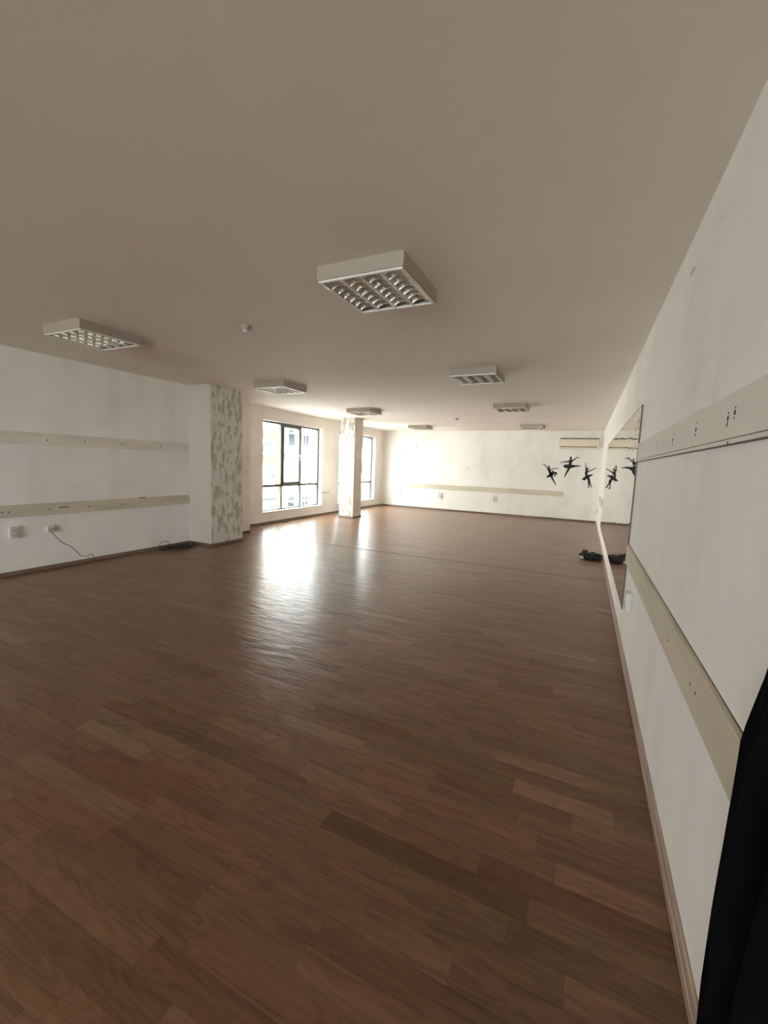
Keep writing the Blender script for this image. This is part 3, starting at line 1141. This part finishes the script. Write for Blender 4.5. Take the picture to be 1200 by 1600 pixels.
bm = bmesh.new()
rg = random.Random(3)
pts = []
cx, cyc = -6.14, 4.90
for i in range(150):
    t = i * 0.42
    rx = 0.10 + 0.06 * math.sin(i * 0.13) + rg.uniform(-0.02, 0.02)
    ry = 0.20 + 0.10 * math.sin(i * 0.17 + 1) + rg.uniform(-0.03, 0.03)
    z = 0.012 + 0.035 * abs(math.sin(i * 0.31)) * rg.random() + 0.02 * i / 150
    pts.append((cx + rx * math.cos(t), cyc + 0.10 * math.sin(i * 0.05) + ry * math.sin(t), z))
add_tube(bm, smooth_path(pts, 3), 0.0045, 5)
loop = []
for i in range(17):
    t = math.pi * 2 * i / 16
    loop.append((-6.24 + 0.02 * math.sin(t * 2), 4.72 + 0.085 * math.cos(t), 0.075 + 0.07 * math.sin(t)))
add_tube(bm, smooth_path(loop, 3), 0.004, 5)
add_tube(bm, smooth_path([(-6.1, 5.05, 0.012), (-6.02, 5.12, 0.006), (-6.1, 5.2, 0.02), (-6.15, 5.27, 0.006), (-6.2, 5.2, 0.02)], 5), 0.005, 5)
tag(obj('cable_tangle', bm, 'cable_dark', smooth=True), 'dark tangled cable heap on the floor by the left wall', 'cable')

bm = bmesh.new()
add_tube(bm, smooth_path([(XW + 0.006, 10.45, 0.66), (XW + 0.02, 10.55, 0.662), (XW + 0.02, 10.72, 0.655), (XW + 0.006, 10.86, 0.652)], 5), 0.007, 6)
tag(obj('pipe_stub', bm, 'cable', smooth=True), 'short thin pipe on the wall right of the first window', 'pipe')

# small rubbish under the first window
rg = random.Random(8)
for (x, y, s, lab) in ((-6.80, 8.55, 0.045, 'small dark scrap on the floor below the first window'), (-6.50, 7.35, 0.03, 'tiny dark scrap on the floor by the wall step')):
    bm = bmesh.new()
    bmesh.ops.create_icosphere(bm, subdivisions=2, radius=s)
    for v in bm.verts:
        d = noise.noise(v.co * 30 + Vector((x, y, 0)))
        v.co *= 1 + 0.7 * d
        v.co.y *= 1.6
        v.co.z = max(0.0005, v.co.z * 0.5 + s * 0.35)
        v.co += Vector((x, y, 0))
    tag(obj('floor_scrap', bm, 'cable'), lab, 'scrap')

# ------------------------------------------------------------------ crumpled black bag by the right wall
bag = empty('crumpled_bag', (0.19, 8.36, 0))


def crumple(name, size, seed, mat, off, sub=4, amp=0.5, parent=bag):
    bm = bmesh.new()
    bmesh.ops.create_icosphere(bm, subdivisions=sub, radius=1.0)
    so = Vector((seed * 3.7, seed * 1.9, seed * 5.3))
    for v in bm.verts:
        n = v.co.normalized()
        d = abs(noise.noise(n * 2.3 + so)) * 1.0 + abs(noise.noise(n * 5.0 + so)) * 0.5 + abs(noise.noise(n * 11 + so)) * 0.25
        r = 0.72 + amp * d
        v.co = Vector((n.x * size[0] * r, n.y * size[1] * r, n.z * size[2] * r)) + Vector(off)
        if v.co.z < 0.002:
            v.co.z = 0.002
    return obj(name, bm, mat, parent)


crumple('bag_heap', (0.165, 0.17, 0.085), 1.3, 'bag', (0.03, 0.0, 0.035), amp=0.62)
crumple('bag_fold', (0.07, 0.09, 0.075), 4.1, 'bag', (-0.08, 0.02, 0.055), 3, 0.9)
crumple('paper_scrap', (0.045, 0.05, 0.03), 7.7, 'paper', (-0.115, -0.03, 0.02), 3, 0.6)
bm = bmesh.new()
add_tube(bm, smooth_path([(-0.09, 0.0, 0.09), (-0.13, 0.0, 0.095), (-0.175, -0.02, 0.075), (-0.185, -0.03, 0.07)], 4), 0.009, 6)
obj('bag_strap', bm, 'bag', bag, True)
bm = bmesh.new()
for k, (p, q, r) in enumerate((((-0.09, 0, 0.09), (-0.12, 0.01, 0.165), (-0.03, 0.0, 0.11)), ((0.02, 0, 0.08), (0.07, 0.02, 0.135), (0.13, 0.0, 0.08)))):
    vs = [bm.verts.new(Vector(v)) for v in (p, q, r)]
    vb = [bm.verts.new(Vector(v) + Vector((0, 0.012, 0))) for v in (p, q, r)]
    bm.faces.new(vs)
    bm.faces.new(list(reversed(vb)))
    for i in range(3):
        bm.faces.new((vs[i], vb[i], vb[(i + 1) % 3], vs[(i + 1) % 3]))
obj('bag_tip', bm, 'bag', bag)
tag(bag, 'crumpled black bag lying on the floor against the mirror wall', 'bag')

# ------------------------------------------------------------------ black cloth at the right edge
cur = empty('black_curtain', (0.37, 0.7, 0))
edge = [(0.03, 1.175), (0.177, 1.190), (0.287, 1.205), (0.40, 1.204), (0.498, 1.200), (0.60, 1.188), (0.682, 1.176), (0.77, 1.166), (0.845, 1.157), (0.91, 1.152), (0.955, 1.151), (0.975, 1.150), (1.0, 1.142), (1.06, 1.118), (1.17, 1.073), (1.30, 1.045), (1.6, 1.02), (2.0, 1.0), (2.28, 0.99)]


def edge_y(z):
    for (z0, a), (z1, b) in zip(edge, edge[1:]):
        if z <= z1:
            t = (z - z0) / (z1 - z0)
            return a + (b - a) * t
    return edge[-1][1]


bm = bmesh.new()
NU, NV = 60, 50
grid = []
for j in range(NV + 1):
    z = 0.03 + (2.27 - 0.03) * j / NV
    row = []
    for i in range(NU + 1):
        u = i / NU
        ye = edge_y(z)
        y = ye + (0.25 - ye) * u
        ph = u * 38 + 0.6 * math.sin(z * 1.7 + u * 4)
        x = 0.362 + 0.020 * math.sin(ph) * (0.35 + 0.65 * min(1, u * 8)) + 0.004 * math.sin(z * 5 + u * 9)
        row.append(bm.verts.new((x - 0.37, y - 0.7, z)))
    grid.append(row)
for j in range(NV):
    for i in range(NU):
        bm.faces.new((grid[j][i], grid[j][i + 1], grid[j + 1][i + 1], grid[j + 1][i]))
cl = obj('cloth', bm, 'curtain', cur, True)
sm = cl.modifiers.new('thickness', 'SOLIDIFY')
sm.thickness = 0.006
bm = bmesh.new()
add_cyl(bm, (-0.008, -0.50, 2.30), (-0.008, 0.36, 2.30), 0.011, n=12)
obj('rod', bm, 'rod', cur)
for y in (-0.45, 0.32):
    obj('bracket', box(-0.02, 0.045, y - 0.01, y + 0.01, 2.285, 2.315), 'rod', cur)
for i in range(8):
    y = 0.27 - i * 0.09
    bm = bmesh.new()
    add_tube(bm, [(-0.008 + 0.024 * math.cos(t), y, 2.29 + 0.026 * math.sin(t)) for t in [2 * math.pi * k / 14 for k in range(15)]], 0.003, 5)
    obj('ring', bm, 'rod', cur)
tag(cur, 'black cloth hanging along the right wall at the lower right frame edge', 'curtain')

# ------------------------------------------------------------------ street and houses outside the windows
GZ = -4.2
bm = bmesh.new()
add_box(bm, -18.0, -9.5, -30, 90, GZ - 0.2, GZ)
struct(obj('street', bm, 'asphalt'), 'asphalt street below the windows')
bm = bmesh.new()
add_box(bm, -20.0, -18.0, -30, 90, GZ - 0.2, GZ + 0.12)
add_box(bm, -9.5, 4.0, YB - WT, 90, GZ - 0.2, GZ + 0.12)
struct(obj('added_yard', box(-9.5, 30, -40, YB - WT, GZ - 0.2, GZ + 0.1), 'added_yard'), 'unseen dark ground added behind the building to cut bounced light')  # dark ground added out of view to keep bounce off the near ceiling
struct(obj('pavement', bm, 'paving'), 'grey pavements along the street')

FXX = -20.0


def house(name, y0, y1, ztop, mat, label):
    root = empty(name, (FXX - 5, (y0 + y1) / 2, GZ))

    def part(nm, b, mt, parent=None):
        bm_ = box(*b)
        for v in bm_.verts:
            v.co -= Vector(root.location)
        return obj(nm, bm_, mt, parent if parent else root)
    part('wall', (FXX - 10, FXX, y0, y1, GZ, ztop), mat)
    part('cornice', (FXX - 10.2, FXX + 0.3, y0, y1, ztop, ztop + 0.25), 'ext_concrete')
    tag(root, label, 'building')
    return part


def ext_window(part, y0, y1, z0, z1, panes=2):
    fr = part('window', (FXX, FXX + 0.05, y0, y1, z0, z1), 'ext_frame')
    w = (y1 - y0 - 0.08 * (panes + 1)) / panes
    for i in range(panes):
        a = y0 + 0.08 + i * (w + 0.08)
        part('pane', (FXX + 0.05, FXX + 0.06, a, a + w, z0 + 0.09, z1 - 0.09), 'ext_glass', fr)


pA = house('apartment_house', 12.0, 25.0, 17.0, 'ext_cream', 'cream apartment house with orange panels seen through the first window')
pA('pilaster', (FXX, FXX + 0.18, 24.1, 24.75, GZ, 17.0), 'ext_brick')
for k, zz in enumerate((-2.6, 0.22, 3.98, 6.8)):
    for yy in (15.2, 18.4, 22.85):
        ext_window(pA, yy, yy + 1.15, zz, zz + 1.05, 2)
for yy in (17.0, 21.9):
    bal = pA('balcony', (FXX, FXX + 0.2, yy, yy + 2.15, 2.95, 3.62), 'ext_orange')
    bal2 = pA('balcony', (FXX, FXX + 0.15, yy, yy + 2.15, 1.36, 1.9), 'ext_orange')
    ext_window(pA, yy + 0.25, yy + 1.9, 2.0, 2.85, 1)
pA('string_course', (FXX, FXX + 0.12, 12.0, 25.0, -0.35, -0.15), 'ext_concrete')
pA('shop_sign', (FXX, FXX + 0.15, 21.0, 24.0, -1.25, -1.1), 'ext_rail')

pZ = house('sky_block_house', -30.0, 12.0, 16.0, 'ext_cream', 'long unseen cream house added left of the view to block sky light')  # added out of view so the end wall faces facade instead of sky
for zz in (-2.6, 0.2, 3.0, 5.8, 8.6):
    for yy in range(-13, 11, 3):
        ext_window(pZ, yy, yy + 1.2, zz, zz + 1.3, 2)

pB = house('white_house', 25.0, 28.5, 15.5, 'ext_white', 'narrow white house seen through the first window')
for zz in (-2.5, 0.1, 2.55, 5.3):
    ext_window(pB, 25.35, 26.25, zz, zz + 1.5, 1)
    ext_window(pB, 27.15, 28.0, zz + 0.15, zz + 1.35, 2)
pB('ledge', (FXX, FXX + 0.25, 25.0, 28.5, 1.85, 2.0), 'ext_concrete')
for zz in (-0.62, 4.4):
    r = pB('railing', (FXX + 0.6, FXX + 0.64, 25.2, 28.3, zz, zz + 0.06), 'ext_rail')
    pB('balcony_slab', (FXX, FXX + 0.66, 25.2, 28.3, zz - 0.9, zz - 0.78), 'ext_concrete')
    for i in range(12):
        pB('baluster', (FXX + 0.61, FXX + 0.63, 25.2 + i * 0.275, 25.23 + i * 0.275, zz - 0.78, zz), 'ext_rail', r)

pC = house('blue_house', 28.5, 33.5, 18.0, 'ext_blue', 'tall pale blue house seen at the edge of the first window')
for zz in (-2.5, 0.3, 3.1, 5.9):
    ext_window(pC, 30.2, 31.8, zz, zz + 1.4, 2)
pD = house('far_house', 33.5, 38.0, 16.0, 'ext_white', 'white house across the street seen past the slim pillar')
for zz in (-2.2, 0.4, 2.9, 5.6):
    ext_window(pD, 34.0, 35.1, zz, zz + 1.3, 2)
    ext_window(pD, 36.3, 37.3, zz, zz + 1.3, 2)
pE = house('end_house', 38.0, 70.0, 17.0, 'ext_blue', 'pale blue house across the street farthest along')
for zz in (-2.2, 0.6, 3.4):
    ext_window(pE, 39.6, 40.9, zz, zz + 1.4, 2)
